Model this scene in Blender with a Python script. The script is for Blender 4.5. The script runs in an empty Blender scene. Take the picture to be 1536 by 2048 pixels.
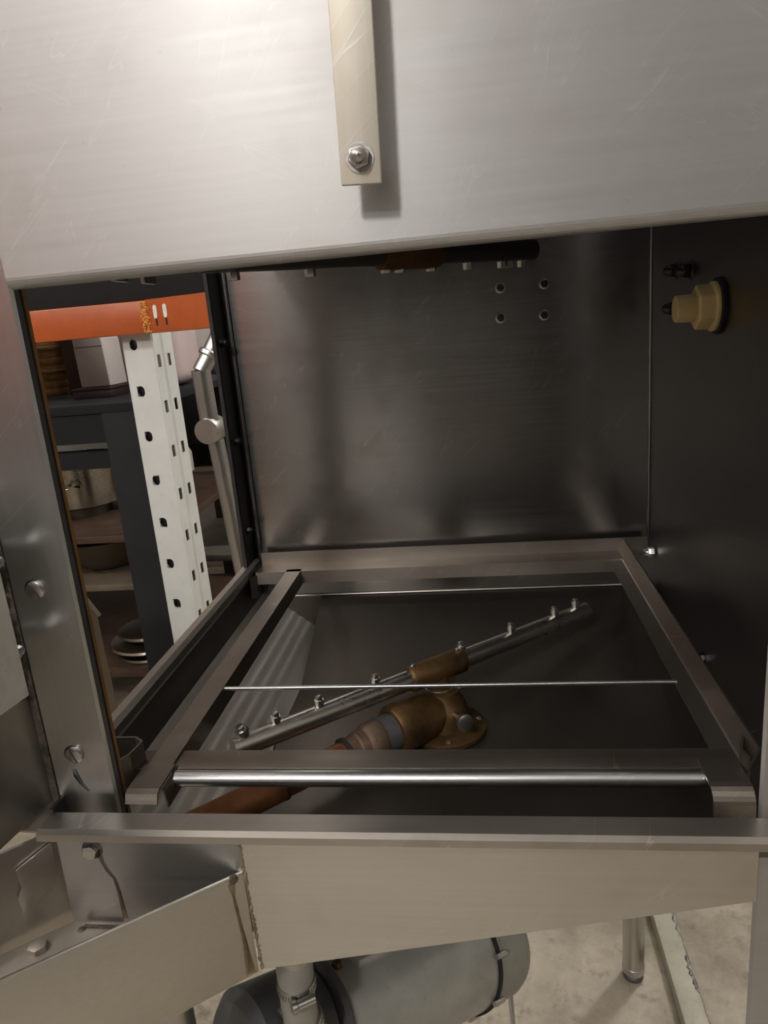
import bpy, bmesh, math, random
from mathutils import Vector, Matrix
random.seed(7)
scene = bpy.context.scene
COL = scene.collection
V = Vector
PI = math.pi

# ------------------------------------------------------------------ camera
F_PX, W_PX, H_PX = 1450.0, 1536.0, 2048.0
cam_d = bpy.data.cameras.new('camera')
cam_d.sensor_fit = 'VERTICAL'
cam_d.sensor_height = 32.0
cam_d.sensor_width = 24.0
cam_d.lens = F_PX / H_PX * 32.0
cam_d.clip_start = 0.02
cam_d.clip_end = 60
cam = bpy.data.objects.new('camera', cam_d)
COL.objects.link(cam)
_d = V((467.0, 5376.0, F_PX)).normalized()           # world down, in camera axes (x right, y down, z forward)
_y = V((180.0, -412.0, F_PX)); _y = (_y - _d * _y.dot(_d)).normalized()
_z = -_d
_x = _y.cross(_z)
rows = [_x, _y, _z]
right = V([r[0] for r in rows]); down = V([r[1] for r in rows]); fwd = V([r[2] for r in rows])
m3 = Matrix((right, -down, -fwd)).transposed()
cam.matrix_world = Matrix.Translation((0, 0, 1.1)) @ m3.to_4x4()
scene.camera = cam

# ------------------------------------------------------------------ world and exposure
world = bpy.data.worlds.new('world'); scene.world = world
world.use_nodes = True
world.node_tree.nodes['Background'].inputs[0].default_value = (0.95, 0.97, 1.0, 1)
world.node_tree.nodes['Background'].inputs[1].default_value = 0.05
scene.view_settings.view_transform = 'Standard'
scene.view_settings.look = 'None'
scene.view_settings.exposure = 0.0
scene.view_settings.gamma = 1.0
scene.view_settings.use_curve_mapping = False
LAMP_POWER = .56
scene.cycles.max_bounces = 7
scene.cycles.diffuse_bounces = 3
scene.cycles.glossy_bounces = 4
scene.cycles.use_adaptive_sampling = True
scene.cycles.adaptive_threshold = .02

# ------------------------------------------------------------------ material helpers
def new_mat(name):
    m = bpy.data.materials.new(name); m.use_nodes = True
    nt = m.node_tree
    return m, nt, nt.nodes['Principled BSDF']
def N(nt, t, **kw):
    n = nt.nodes.new(t)
    for k, v in kw.items():
        if hasattr(n, k): setattr(n, k, v)
        else: n.inputs[k].default_value = v
    return n
def ramp(nt, src, stops):
    r = nt.nodes.new('ShaderNodeValToRGB')
    el = r.color_ramp.elements
    while len(el) < len(stops): el.new(0.5)
    for e, (p, c) in zip(el, stops):
        e.position = p; e.color = c if len(c) == 4 else (*c, 1)
    nt.links.new(src, r.inputs[0])
    return r.outputs[0]
def g(v): return (v, v, v)
def coords(nt, scale, rot=(0, 0, 0)):
    tc = nt.nodes.new('ShaderNodeTexCoord')
    src = tc.outputs['Object']
    if any(rot):
        m0 = nt.nodes.new('ShaderNodeMapping'); m0.inputs['Rotation'].default_value = rot
        nt.links.new(src, m0.inputs[0]); src = m0.outputs[0]
    mp = nt.nodes.new('ShaderNodeMapping')
    mp.inputs['Scale'].default_value = scale
    nt.links.new(src, mp.inputs[0])
    return mp.outputs[0]
def noise(nt, scale, vec, detail=4, rough=.6):
    n = nt.nodes.new('ShaderNodeTexNoise')
    n.inputs['Scale'].default_value = scale
    n.inputs['Detail'].default_value = detail
    n.inputs['Roughness'].default_value = rough
    nt.links.new(vec, n.inputs['Vector'])
    return n.outputs['Fac']
def mixc(nt, fac, a, b, mode='MIX'):
    n = nt.nodes.new('ShaderNodeMix'); n.data_type = 'RGBA'; n.blend_type = mode
    if isinstance(fac, (int, float)): n.inputs[0].default_value = fac
    else: nt.links.new(fac, n.inputs[0])
    for i, s in ((6, a), (7, b)):
        if isinstance(s, tuple): n.inputs[i].default_value = (*s[:3], 1)
        else: nt.links.new(s, n.inputs[i])
    return n.outputs[2]
def math_n(nt, op, a, b=None):
    n = nt.nodes.new('ShaderNodeMath'); n.operation = op
    for i, s in ((0, a), (1, b)):
        if s is None: continue
        if isinstance(s, (int, float)): n.inputs[i].default_value = s
        else: nt.links.new(s, n.inputs[i])
    return n.outputs[0]

def steel(name, base, rough=.34, aniso=.6, grain='x', dirt=.25, dirt_col=(.16, .12, .08), scratch=.5, metallic=1.0, bump=.04):
    """brushed stainless: grain streaks, blotchy stains, thin scratches"""
    m, nt, b = new_mat(name)
    L = nt.links.new
    st = {'x': (6, 260, 260), 'y': (260, 6, 260), 'z': (260, 260, 6)}[grain]
    gr = noise(nt, 1.0, coords(nt, st), 1, .6)
    bl = noise(nt, 9, coords(nt, (1, 1, 1)), 3, .65)
    sp = noise(nt, 170, coords(nt, (1, 1, 1)), 2, .7)
    # scratches: thin lines where a strongly stretched noise crosses its middle
    def line(f, w):
        d = math_n(nt, 'ABSOLUTE', math_n(nt, 'SUBTRACT', f, .5))
        return ramp(nt, d, [(0, g(1)), (w, g(0))])
    scr = None
    n_scr = 0 if scratch <= .05 else (3 if name in ('hood_steel', 'chamber_steel') else 1)
    for k, (sc, ro, w, lo) in enumerate((((5, 5, 55), (.15, .75, .1), .0055, .50), ((6, 6, 70), (.3, 1.15, .2), .0050, .54), ((7, 7, 60), (-.2, -.5, .3), .0050, .58), ((4, 4, 90), (.1, .95, 0), .009, .52))[:n_scr]):
        gt = ramp(nt, noise(nt, 11 + 3*k, coords(nt, (1, 1, 1), (.3*k, .2, k)), 0), [(lo, g(0)), (lo + .10, g(1))])
        ln = math_n(nt, 'MULTIPLY', line(noise(nt, 1.0, coords(nt, sc, ro), 2, .45), w), gt)
        scr = ln if scr is None else math_n(nt, 'MAXIMUM', scr, ln)
    c0 = tuple(x * .93 for x in base); c1 = tuple(min(1, x * 1.05) for x in base)
    c = mixc(nt, gr, c0, c1)
    c = mixc(nt, math_n(nt, 'MULTIPLY', ramp(nt, bl, [(.52, g(0)), (.78, g(1))]), dirt), c, dirt_col)
    c = mixc(nt, math_n(nt, 'MULTIPLY', ramp(nt, sp, [(.72, g(0)), (.80, g(1))]), dirt * .6), c, tuple(x * .5 for x in dirt_col))
    if scr is not None: c = mixc(nt, math_n(nt, 'MULTIPLY', scr, scratch), c, tuple(min(1, x * 1.5) for x in base))
    L(c, b.inputs['Base Color'])
    b.inputs['Metallic'].default_value = metallic
    r = nt.nodes.new('ShaderNodeMapRange')
    r.inputs[3].default_value = rough - .05; r.inputs[4].default_value = rough + .09
    L(math_n(nt, 'ADD', math_n(nt, 'MULTIPLY', gr, .5), math_n(nt, 'MULTIPLY', bl, .5)), r.inputs[0])
    L(r.outputs[0], b.inputs['Roughness'])
    b.inputs['Anisotropic'].default_value = aniso
    b.inputs['Anisotropic Rotation'].default_value = .25 if grain == 'x' or grain == 'y' else 0
    tg = nt.nodes.new('ShaderNodeTangent'); tg.direction_type = 'UV_MAP'; tg.uv_map = 'UVMap'
    L(tg.outputs[0], b.inputs['Tangent'])
    bp = nt.nodes.new('ShaderNodeBump'); bp.inputs['Strength'].default_value = bump; bp.inputs['Distance'].default_value = .002
    L(gr if scr is None else math_n(nt, 'ADD', gr, math_n(nt, 'MULTIPLY', scr, .7)), bp.inputs['Height'])
    L(bp.outputs[0], b.inputs['Normal'])
    return m

def plain(name, col, rough=.5, metallic=0.0, var=.15, scale=20, bump=.05, dark=None, spots=0.0):
    m, nt, b = new_mat(name)
    L = nt.links.new
    n1 = noise(nt, scale, coords(nt, (1, 1, 1)), 3, .65)
    lo = tuple(x * (1 - var) for x in col) if dark is None else dark
    hi = tuple(min(1, x * (1 + var)) for x in col)
    c = mixc(nt, ramp(nt, n1, [(.3, g(0)), (.7, g(1))]), lo, hi)
    if spots:
        n2 = noise(nt, scale * 6, coords(nt, (1, 1, 1)), 3, .7)
        c = mixc(nt, math_n(nt, 'MULTIPLY', ramp(nt, n2, [(.62, g(0)), (.72, g(1))]), spots), c, tuple(x * .25 for x in col))
    L(c, b.inputs['Base Color'])
    b.inputs['Roughness'].default_value = rough
    b.inputs['Metallic'].default_value = metallic
    bp = nt.nodes.new('ShaderNodeBump'); bp.inputs['Strength'].default_value = bump; bp.inputs['Distance'].default_value = .003
    L(n1, bp.inputs['Height']); L(bp.outputs[0], b.inputs['Normal'])
    return m

def glow(name, col, strength):
    m, nt, b = new_mat(name)
    b.inputs['Base Color'].default_value = (*col, 1)
    b.inputs['Emission Color'].default_value = (*col, 1)
    b.inputs['Emission Strength'].default_value = strength
    return m

M = {}
M['hood'] = steel('hood_steel', (.48, .475, .468), .46, .5, 'x', .38, (.36, .32, .29), .17, .84, .02)
M['apron'] = steel('apron_steel', (.62, .59, .53), .38, .7, 'x', .30, (.42, .36, .27), .18, .93, .015)
M['apronend'] = steel('apron_end_steel', (.40, .405, .41), .33, .5, 'x', .55, (.26, .22, .17), .4)  # darker blue-grey stands for the reflection left of the seam
M['post'] = steel('post_steel', (.53, .54, .55), .33, .5, 'z', .25, (.27, .25, .22), .5)
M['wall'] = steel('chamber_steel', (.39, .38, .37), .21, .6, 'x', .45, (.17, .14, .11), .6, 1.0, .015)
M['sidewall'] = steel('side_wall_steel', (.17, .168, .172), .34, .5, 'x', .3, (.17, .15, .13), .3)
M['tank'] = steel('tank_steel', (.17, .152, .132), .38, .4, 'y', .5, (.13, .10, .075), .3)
M['rib'] = steel('tank_reflection_steel', (.82, .79, .72), .45, .2, 'y', .35, (.4, .34, .26), .2, .35)  # pale base stands for the bright reflection on the sloped strip
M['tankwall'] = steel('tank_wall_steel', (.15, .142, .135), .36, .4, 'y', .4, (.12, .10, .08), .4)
M['rim'] = steel('rim_steel', (.50, .47, .43), .36, .5, 'x', .4, (.22, .18, .14), .6)
M['rack'] = steel('rack_steel', (.33, .295, .26), .37, .4, 'x', .5, (.2, .15, .11), .8)
M['bar'] = steel('bar_steel', (.56, .56, .57), .27, .3, 'x', .25, (.25, .2, .16), .4)
M['strap'] = steel('strap_steel', (.84, .80, .70), .48, .1, 'z', .6, (.60, .48, .28), .4, .6)
M['arm'] = steel('arm_steel', (.64, .61, .57), .27, .2, 'x', .3, (.2, .16, .12), .4)
M['bolt'] = steel('bolt_steel', (.58, .56, .54), .28, 0, 'x', .3, (.2, .16, .12), 0)
M['darkbolt'] = steel('dark_bolt_steel', (.075, .073, .078), .30, 0, 'x', .4, (.06, .05, .05), 0)
M['channel'] = steel('dusty_steel', (.40, .36, .31), .48, .2, 'x', .8, (.17, .13, .09), .2, .75)
M['plate'] = plain('aluminium_plate', (.82, .81, .77), .55, .15, .12, 30, .04, spots=.3)
M['lever'] = steel('lever_steel', (.56, .545, .52), .32, .2, 'z', .25, (.3, .27, .22), .3)
M['brass'] = plain('tarnished_bronze', (.125, .070, .026), .50, .6, .5, 28, .12, spots=.5)
M['copper'] = plain('brown_copper', (.24, .098, .042), .45, .6, .35, 24, .06, spots=.35)
M['copper_dull'] = plain('dull_copper', (.16, .105, .072), .62, .35, .35, 40, .25, spots=.5)
M['nylon'] = plain('yellow_nylon', (.78, .62, .30), .42, 0, .10, 20, .02)
M['rubber'] = plain('black_rubber', (.012, .012, .014), .55, 0, .2, 20, .02)
M['blackgap'] = plain('black_sealant', (.02, .018, .016), .7, 0, .4, 60, .3)
M['gasket'] = plain('ochre_gasket', (.30, .155, .05), .6, 0, .35, 30, .1)
M['pump'] = plain('grey_cast_paint', (.42, .42, .385), .30, .30, .12, 22, .10, spots=.25)
M['pumpcap'] = plain('grey_cap_paint', (.33, .33, .29), .42, .15, .15, 16, .22, spots=.3)
M['pumpdark'] = plain('dark_cast_paint', (.10, .10, .10), .5, .2, .3, 25, .2)
M['hose'] = plain('grey_hose', (.37, .37, .34), .45, .2, .1, 20, .03)
M['clamp'] = steel('clamp_steel', (.55, .54, .5), .3, 0, 'x', .3, (.2, .17, .13), 0)
M['orange'] = plain('orange_rack_paint', (.50, .105, .024), .38, 0, .12, 14, .03, spots=.12)
M['orangechip'] = plain('orange_paint_flakes', (.80, .28, .06), .6, 0, .5, 160, .5, spots=.6)
M['whitepaint'] = plain('white_rack_paint', (.80, .81, .78), .42, 0, .05, 12, .02, spots=.1)
M['blackpaint'] = plain('black_paint', (.008, .0085, .010), .85, 0, .2, 12, .03)
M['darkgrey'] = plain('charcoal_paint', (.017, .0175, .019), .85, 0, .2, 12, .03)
M['boardblack'] = plain('black_board', (.010, .0095, .0095), .85, 0, .2, 12, .03)
M['concrete'] = None
M['flake'] = plain('flaked_white_paint', (.86, .85, .80), .7, 0, .1, 40, .2)
M['rail'] = plain('olive_grey_paint', (.40, .38, .30), .55, .1, .15, 18, .08, spots=.3)
M['wicker'] = plain('wicker_brown', (.36, .20, .075), .7, 0, .35, 40, .2)
M['darkwood'] = plain('dark_brown', (.07, .04, .025), .6, 0, .3, 20, .1)
M['cardboard'] = plain('pale_carton', (.66, .60, .57), .6, 0, .06, 10, .02)
M['pinkish'] = plain('pinkish_container', (.68, .55, .54), .5, 0, .08, 6, .02)
M['bluegrey'] = plain('blue_grey_plastic', (.40, .47, .56), .45, 0, .05, 10, .02)
M['cream'] = plain('cream_plastic', (.80, .74, .58), .5, 0, .08, 10, .02)
M['maroon'] = plain('dark_maroon', (.03, .012, .012), .5, 0, .2, 10, .02)
M['potsteel'] = steel('pot_steel', (.46, .42, .35), .24, .3, 'x', .2, (.25, .2, .14), .2)
M['bowlsteel'] = steel('bowl_steel', (.20, .175, .14), .32, .3, 'x', .4, (.15, .11, .08), .2)
M['wood'] = plain('ply_wood', (.15, .115, .08), .65, 0, .2, 14, .05)
M['ply'] = plain('pale_board', (.26, .235, .195), .65, 0, .18, 10, .05)
M['stain'] = None
M['ceilingpaint'] = plain('ceiling_white', (.78, .77, .75), .8, 0, .03, 3, .02)
M['wallpaint'] = plain('wall_plaster', (.36, .34, .315), .8, 0, .06, 3, .03)
M['darkpaint'] = plain('dark_wall_paint', (.10, .095, .09), .8, 0, .1, 3, .03)
M['lampbody'] = plain('lamp_housing', (.55, .55, .55), .4, .4, .05, 8, .02)
M['ink'] = plain('black_ink', (.02, .02, .02), .6, 0, .1, 8, .0)
M['grime'] = plain('pitted_grime', (.10, .085, .065), .75, .2, .6, 120, .6, spots=.8)
M['weld'] = plain('weld_bead', (.34, .29, .22), .45, .7, .5, 120, .5, spots=.6)

def concrete_mat():
    m, nt, b = new_mat('stained_concrete')
    L = nt.links.new
    n1 = noise(nt, 3.2, coords(nt, (1, 1, 1)), 8, .7)
    n2 = noise(nt, 26, coords(nt, (1, 1, 1)), 6, .7)
    n3 = noise(nt, 9, coords(nt, (1, 1, 1)), 4, .6)
    c = ramp(nt, n1, [(.36, (.20, .170, .120)), (.5, (.36, .315, .24)), (.64, (.52, .465, .37))])
    c = mixc(nt, math_n(nt, 'MULTIPLY', ramp(nt, n2, [(.55, g(0)), (.7, g(1))]), .55), c, (.09, .07, .05))
    c = mixc(nt, math_n(nt, 'MULTIPLY', ramp(nt, n3, [(.58, g(0)), (.74, g(1))]), .35), c, (.50, .45, .37))
    L(c, b.inputs['Base Color'])
    rr = ramp(nt, n3, [(.4, g(.32)), (.6, g(.6))])
    L(rr, b.inputs['Roughness'])
    bp = nt.nodes.new('ShaderNodeBump'); bp.inputs['Strength'].default_value = .25; bp.inputs['Distance'].default_value = .004
    L(n2, bp.inputs['Height']); L(bp.outputs[0], b.inputs['Normal'])
    return m
M['concrete'] = concrete_mat()
def stain_mat():
    m, nt, b = new_mat('rust_drip')
    L = nt.links.new
    n1 = noise(nt, 90, coords(nt, (1, 1, .3)), 4, .7)
    L(ramp(nt, n1, [(.35, (.20, .125, .05)), (.7, (.40, .29, .15))]), b.inputs['Base Color'])
    b.inputs['Roughness'].default_value = .5
    L(ramp(nt, n1, [(.3, g(.15)), (.7, g(.65))]), b.inputs['Alpha'])
    return m
M['stain'] = stain_mat()
M['smudge'] = plain('grey_smudge', (.20, .20, .22), .5, .6, .4, 60, .1)

# ------------------------------------------------------------------ mesh builder (world coordinates)
def basis(axis, up=(0, 0, 1)):
    z = V(axis).normalized(); u = V(up)
    if abs(z.dot(u.normalized())) > .98: u = V((1, 0, 0))
    x = u.cross(z).normalized(); y = z.cross(x)
    return x, y, z
class MB:
    def __init__(s): s.v = []; s.f = []
    def add(s, vs, fs):
        o = len(s.v); s.v += [V(p) for p in vs]; s.f += [tuple(i + o for i in f) for f in fs]; return s
    def box(s, a, b):
        (x0, y0, z0), (x1, y1, z1) = a, b
        return s.add([(x0,y0,z0),(x1,y0,z0),(x1,y1,z0),(x0,y1,z0),(x0,y0,z1),(x1,y0,z1),(x1,y1,z1),(x0,y1,z1)],
            [(0,3,2,1),(4,5,6,7),(0,1,5,4),(1,2,6,5),(2,3,7,6),(3,0,4,7)])
    def bar(s, p, q, w, h, up=(0, 0, 1)):
        p, q = V(p), V(q); x, y, z = basis(q - p, up)
        c = [x*sx*w/2 + y*sy*h/2 for sx, sy in ((-1,-1),(1,-1),(1,1),(-1,1))]
        return s.add([p + k for k in c] + [q + k for k in c], [(3,2,1,0),(4,5,6,7),(0,1,5,4),(1,2,6,5),(2,3,7,6),(3,0,4,7)])
    def lathe(s, p, axis, prof, n=24, up=(0, 0, 1), ph=0.0):
        """prof = [(dist along axis, radius)]; end caps closed"""
        p = V(p); x, y, z = basis(axis, up)
        vs = []; fs = []
        for h, r in prof:
            for k in range(n):
                a = ph + 2*PI*k/n
                vs.append(p + z*h + (x*math.cos(a) + y*math.sin(a))*r)
        for i in range(len(prof) - 1):
            for k in range(n):
                a, b = i*n + k, i*n + (k+1) % n
                fs.append((a, b, b + n, a + n))
        fs.append(tuple(range(n - 1, -1, -1))); o = (len(prof) - 1)*n; fs.append(tuple(range(o, o + n)))
        return s.add(vs, fs)
    def tube(s, pts, r, n=16, closed_ends=True, up=(0, 0, 1)):
        pts = [V(p) for p in pts]; vs = []; fs = []
        rs = r if isinstance(r, (list, tuple)) else [r]*len(pts)
        xprev = None
        for i, p in enumerate(pts):
            t = (pts[min(i+1, len(pts)-1)] - pts[max(i-1, 0)]).normalized()
            if xprev is None: x, y, _ = basis(t, up)
            else:
                x = (xprev - t*xprev.dot(t)).normalized(); y = t.cross(x)
            xprev = x
            for k in range(n):
                a = 2*PI*k/n; vs.append(p + (x*math.cos(a) + y*math.sin(a))*rs[i])
        for i in range(len(pts) - 1):
            for k in range(n):
                a, b = i*n + k, i*n + (k+1) % n; fs.append((a, b, b+n, a+n))
        if closed_ends:
            fs.append(tuple(range(n-1, -1, -1))); o = (len(pts)-1)*n; fs.append(tuple(range(o, o+n)))
        return s.add(vs, fs)
    def prism(s, poly, d):
        """extrude a 3D polygon along vector d"""
        poly = [V(p) for p in poly]; d = V(d); n = len(poly)
        return s.add(poly + [p + d for p in poly],
            [tuple(range(n-1, -1, -1)), tuple(range(n, 2*n))] + [(i, (i+1) % n, (i+1) % n + n, i + n) for i in range(n)])
    def sheet(s, path, d, th):
        """a folded sheet: 2D path of points in space, extruded along d, with thickness th to the path's left (d x tangent)"""
        path = [V(p) for p in path]; d = V(d); dn = d.normalized(); n = len(path)
        off = []
        for i in range(n):
            ns = []
            if i > 0: ns.append(dn.cross(path[i] - path[i-1]).normalized())
            if i < n-1: ns.append(dn.cross(path[i+1] - path[i]).normalized())
            a = sum(ns, V()).normalized(); k = max(.4, a.dot(ns[0])); off.append(path[i] + a*th/k)
        for i in range(n-1):
            a, b, c, e = path[i], path[i+1], off[i+1], off[i]
            s.add([a, b, c, e, a+d, b+d, c+d, e+d], [(0,1,2,3)[::-1], (4,5,6,7), (0,1,5,4), (2,3,7,6)]
                  + ([(3,0,4,7)] if i == 0 else []) + ([(1,2,6,5)] if i == n-2 else []))
        return s
    def hexnut(s, p, axis, r, h, dome=True, ph=0.0, up=(0, 0, 1)):
        s.lathe(p, axis, [(0, r), (h*.9, r), (h, r*.9)], 6, up, ph)
        if dome:
            z = V(axis).normalized()
            rr = r*.80
            s.lathe(V(p) + z*h*.98, axis, [(0, rr)] + [(rr*1.15*math.sin(t), rr*math.cos(t)) for t in (.35, .7, 1.0, 1.25, 1.45)], 16, up)
        return s
    def build(s, name, mat, parent=None, bevel=0.0, seg=2, merge=False, ang=38, label=None, flat=False):
        bm = bmesh.new()
        vv = [bm.verts.new(p) for p in s.v]
        for f in s.f:
            try: bm.faces.new([vv[i] for i in f])
            except ValueError: pass
        if merge: bmesh.ops.remove_doubles(bm, verts=bm.verts, dist=1e-5)
        bmesh.ops.recalc_face_normals(bm, faces=bm.faces)
        if bevel:
            es = [e for e in bm.edges if len(e.link_faces) == 2 and e.calc_face_angle(0) > math.radians(30)]
            bmesh.ops.bevel(bm, geom=es, offset=bevel, segments=seg, affect='EDGES', profile=.5, clamp_overlap=True)
        for f in bm.faces: f.smooth = not flat
        for e in bm.edges:
            e.smooth = not (len(e.link_faces) == 2 and e.calc_face_angle(0) > math.radians(ang))
        lo = V([min(v.co[i] for v in bm.verts) for i in range(3)]); hi = V([max(v.co[i] for v in bm.verts) for i in range(3)])
        c = (lo + hi)/2
        for v in bm.verts: v.co -= c
        uv = bm.loops.layers.uv.new('UVMap')
        for f in bm.faces:
            n = f.normal; a = max(range(3), key=lambda i: abs(n[i]))
            for l in f.loops:
                q = l.vert.co
                l[uv].uv = (q.y, q.z) if a == 0 else ((q.x, q.z) if a == 1 else (q.x, q.y))
        me = bpy.data.meshes.new(name); bm.to_mesh(me); bm.free()
        me.materials.append(M[mat] if isinstance(mat, str) else mat)
        o = bpy.data.objects.new(name, me); COL.objects.link(o)
        put(o, c, parent)
        if label: o['label'] = label
        return o
WPOS = {}
def put(o, c, parent):
    c = V(c)
    if parent is not None:
        o.parent = parent; o.location = c - WPOS[parent.name]
    else: o.location = c
    WPOS[o.name] = c
def copy_at(o, delta, parent=None):
    """a copy of a part (shared mesh) moved by delta, children copied too"""
    c = o.copy(); COL.objects.link(c)
    put(c, WPOS[o.name] + V(delta), parent if parent is not None else o.parent)
    for ch in list(o.children): copy_at(ch, delta, c)
    return c
def thing(name, label, cat, loc, group=None):
    o = bpy.data.objects.new(name, None); COL.objects.link(o)
    o.empty_display_size = .05
    o.location = loc; WPOS[o.name] = V(loc)
    return tag(o, label, cat, group)
def tag(o, label, cat, group=None):
    o['label'] = label; o['category'] = cat
    if group: o['group'] = group
    return o
def struct(o, label=None):
    o['kind'] = 'structure'
    if label: o['label'] = label
    return o

# ================================================================== THE ROOM
X0, X1, Y0, Y1, ZC = -3.2, 2.3, -3.4, 3.6, 2.9
struct(MB().box((X0, Y0, -.1), (X1, Y1, 0)).build('floor', 'concrete'), 'stained beige concrete floor')
struct(MB().box((X0, Y0, ZC), (X1, Y1, ZC + .1)).build('ceiling', 'ceilingpaint'), 'white ceiling')
struct(MB().box((X0 - .1, Y0, 0), (X0, Y1, ZC)).build('wall_left', 'wallpaint'), 'plastered wall beyond the pallet rack')
struct(MB().box((X1, Y0, 0), (X1 + .1, Y1, ZC)).build('wall_right', 'wallpaint'), 'plastered wall beside the dishwasher')
struct(MB().box((X0, Y1, 0), (X1, Y1 + .1, ZC)).build('wall_back', 'wallpaint'), 'plastered wall behind the shelves')
struct(MB().box((X0, Y0 - .1, 0), (X1, Y0, ZC)).build('wall_front', 'darkpaint'), 'plastered wall behind the viewer')

# unseen pendant lamps (all but the first added for fill): a lit globe under a small metal holder, hanging on a rod
def pendant_lamp(x, y, z, r, strength, label, col=(1.0, .965, .925)):
    t = thing('pendant_lamp', label, 'lamp', (x, y, ZC), 'pendant lamps')
    MB().lathe((x, y, ZC), (0, 0, -1), [(0, .05), (.02, .05), (.03, .012)], 24).build('canopy', 'lampbody', t)
    MB().tube([(x, y, ZC - .02), (x, y, z + r + .05)], .006, 10).build('rod', 'lampbody', t)
    MB().lathe((x, y, z + r + .06), (0, 0, -1), [(0, .02), (.01, .035), (.065, .04)], 24).build('holder', 'lampbody', t)
    MB().lathe((x, y, z - r), (0, 0, 1), [(r - r*math.cos(k*PI/14), max(.002, r*math.sin(k*PI/14))) for k in range(15)], 28).build('globe', glow('lamp_glow', col, strength*LAMP_POWER), t)
pendant_lamp(-.60, -1.45, 2.35, .10, 270, 'globe pendant lamp above the front of the dishwasher')
pendant_lamp(-1.55, -.10, 2.40, .10, 190, 'added unseen globe lamp above the left aisle, lighting the orange crates')  # added to light the orange crates
pendant_lamp(-.90, -2.15, 2.40, .10, 110, 'added unseen globe lamp lighting the reflected white freezer', (1.0, .98, .96))  # added to brighten the freezer's reflection
pendant_lamp(1.5, -1.9, 2.45, .10, 40, 'added unseen globe lamp before the black shelving', (1.0, .97, .93))
pendant_lamp(1.0, 1.9, 2.45, .10, 320, 'added unseen globe lamp behind the right side of the dishwasher, brightening the floor')  # added to brighten the floor under the machine
pendant_lamp(-1.25, 2.95, 2.45, .10, 30, 'added unseen globe lamp above the low bench')

# ================================================================== DISHWASHER
DW = thing('dishwasher', 'large stainless steel hood dishwasher with its hood raised and wash chamber open', 'dishwasher', (-.06, .75, 0))
XL, XR, YB, YF = -.348, .232, 1.03, .455        # chamber inside faces

# --- hood (front sheet, left side, top); rolled lower hem
def hem(z_top, z_bot, r, n=6):
    """(outward depth, z) profile of a sheet whose lower edge rolls inwards"""
    p = [(0, z_top), (0, z_bot + r)]
    for k in range(1, n + 1):
        a = PI/2*k/n
        p.append((r - r*math.cos(a), z_bot + r - r*math.sin(a)))
    p.append((r + .014, z_bot + .002)); p.append((r + .016, z_bot + .012))
    return p
HY = .458
hx0, hx1, hz0, hz1 = -.298, .179, 1.137, 1.75
mb = MB()
mb.sheet([(hx0, HY + d, z) for d, z in hem(hz1, hz0, .007)], (hx1 - hx0, 0, 0), .0025)
mb.sheet([(hx0 + .001 + d, HY + .012, z) for d, z in hem(hz1, 1.215, .008)], (0, .97 - HY, 0), -.0025)
mb.box((hx0 + .003, HY + .003, hz1 - .003), (hx1 - .002, .99, hz1))
hood = mb.build('hood', 'hood', DW, label='raised brushed steel hood front with scratches and a rolled lower edge')
# hanger strap down the middle of the hood with its acorn nut
st = MB()
st.prism([(-.0699, .432, 1.1722), (-.0473, .432, 1.1712), (-.0388, .432, 1.50), (-.0633, .432, 1.50)], (0, .004, 0))
strap = st.build('lift_strap', 'strap', hood, bevel=.0008, label='pale speckled flat steel strap')
MB().lathe((-.0581, .4315, 1.1850), (0, 1, 0), [(-.0005, .0078), (0, .008), (.0006, .008)], 28).build('washer', 'bolt', strap)
MB().hexnut((-.0581, .4312, 1.1850), (0, -1, 0), .0062, .0045, True, .3).build('cap_nut', 'bolt', strap)
MB().lathe((-.0581, .436, 1.1850), (0, 1, 0), [(0, .006), (.0225, .006)], 20).build('spacer', 'bolt', strap)
# two clip tabs inside the hood's left side
for y0 in (.588, .645):
    MB().box((hx0 + .006, y0, 1.146), (hx0 + .010, y0 + .026, 1.222)).build('clip_tab', 'bolt', hood, bevel=.0008)

# --- rear wall of the chamber and its fixings
mb = MB()
mb.box((XL, YB, .69), (XR + .004, YB + .003, 1.74))
bw = mb.build('back_wall', 'wall', DW, label='scratched brushed steel rear wall of the wash chamber')
MB().tube([(XR - .001, YB - .0015, .77), (XR - .001, YB - .0015, 1.73)], .0022, 10).build('corner_seam', 'wall', bw)
for x, z in ((.036, 1.124), (.094, 1.124), (.035, 1.085), (.093, 1.084)):
    w = MB().lathe((x, YB, z), (0, -1, 0), [(0, .0072), (.0012, .0070), (.0015, .0055)], 20).build('washer', 'bolt', bw)
    MB().hexnut((x, YB - .0012, z), (0, -1, 0), .0052, .004, False).lathe((x, YB - .0052, z), (0, -1, 0), [(0, .0026), (.0025, .0024)], 12).build('screw_nut', 'darkbolt', w)

# --- right wall with acorn nuts and the nylon fitting
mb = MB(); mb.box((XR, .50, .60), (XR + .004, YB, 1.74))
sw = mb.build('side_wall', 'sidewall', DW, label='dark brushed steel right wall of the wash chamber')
for y, z in ((.907, 1.123), (.853, 1.120), (.911, 1.081)):
    w = MB().lathe((XR, y, z), (-1, 0, 0), [(0, .0105), (.0014, .0100)], 20).build('washer', 'darkbolt', sw)
    MB().hexnut((XR - .0014, y, z), (-1, 0, 0), .0080, .007, True).build('cap_nut', 'darkbolt', w)
w = MB().lathe((XR, .766, .706), (-1, 0, 0), [(0, .008), (.0014, .0078)], 20).build('washer', 'darkbolt', sw)
MB().hexnut((XR - .0014, .766, .706), (-1, 0, 0), .0062, .006, True).build('cap_nut', 'darkbolt', w)
fy, fz = .755, 1.083
MB().lathe((XR, fy, fz), (-1, 0, 0), [(0, .0265), (.003, .0265), (.004, .025)], 36).build('rubber_washer', 'rubber', sw)
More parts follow.
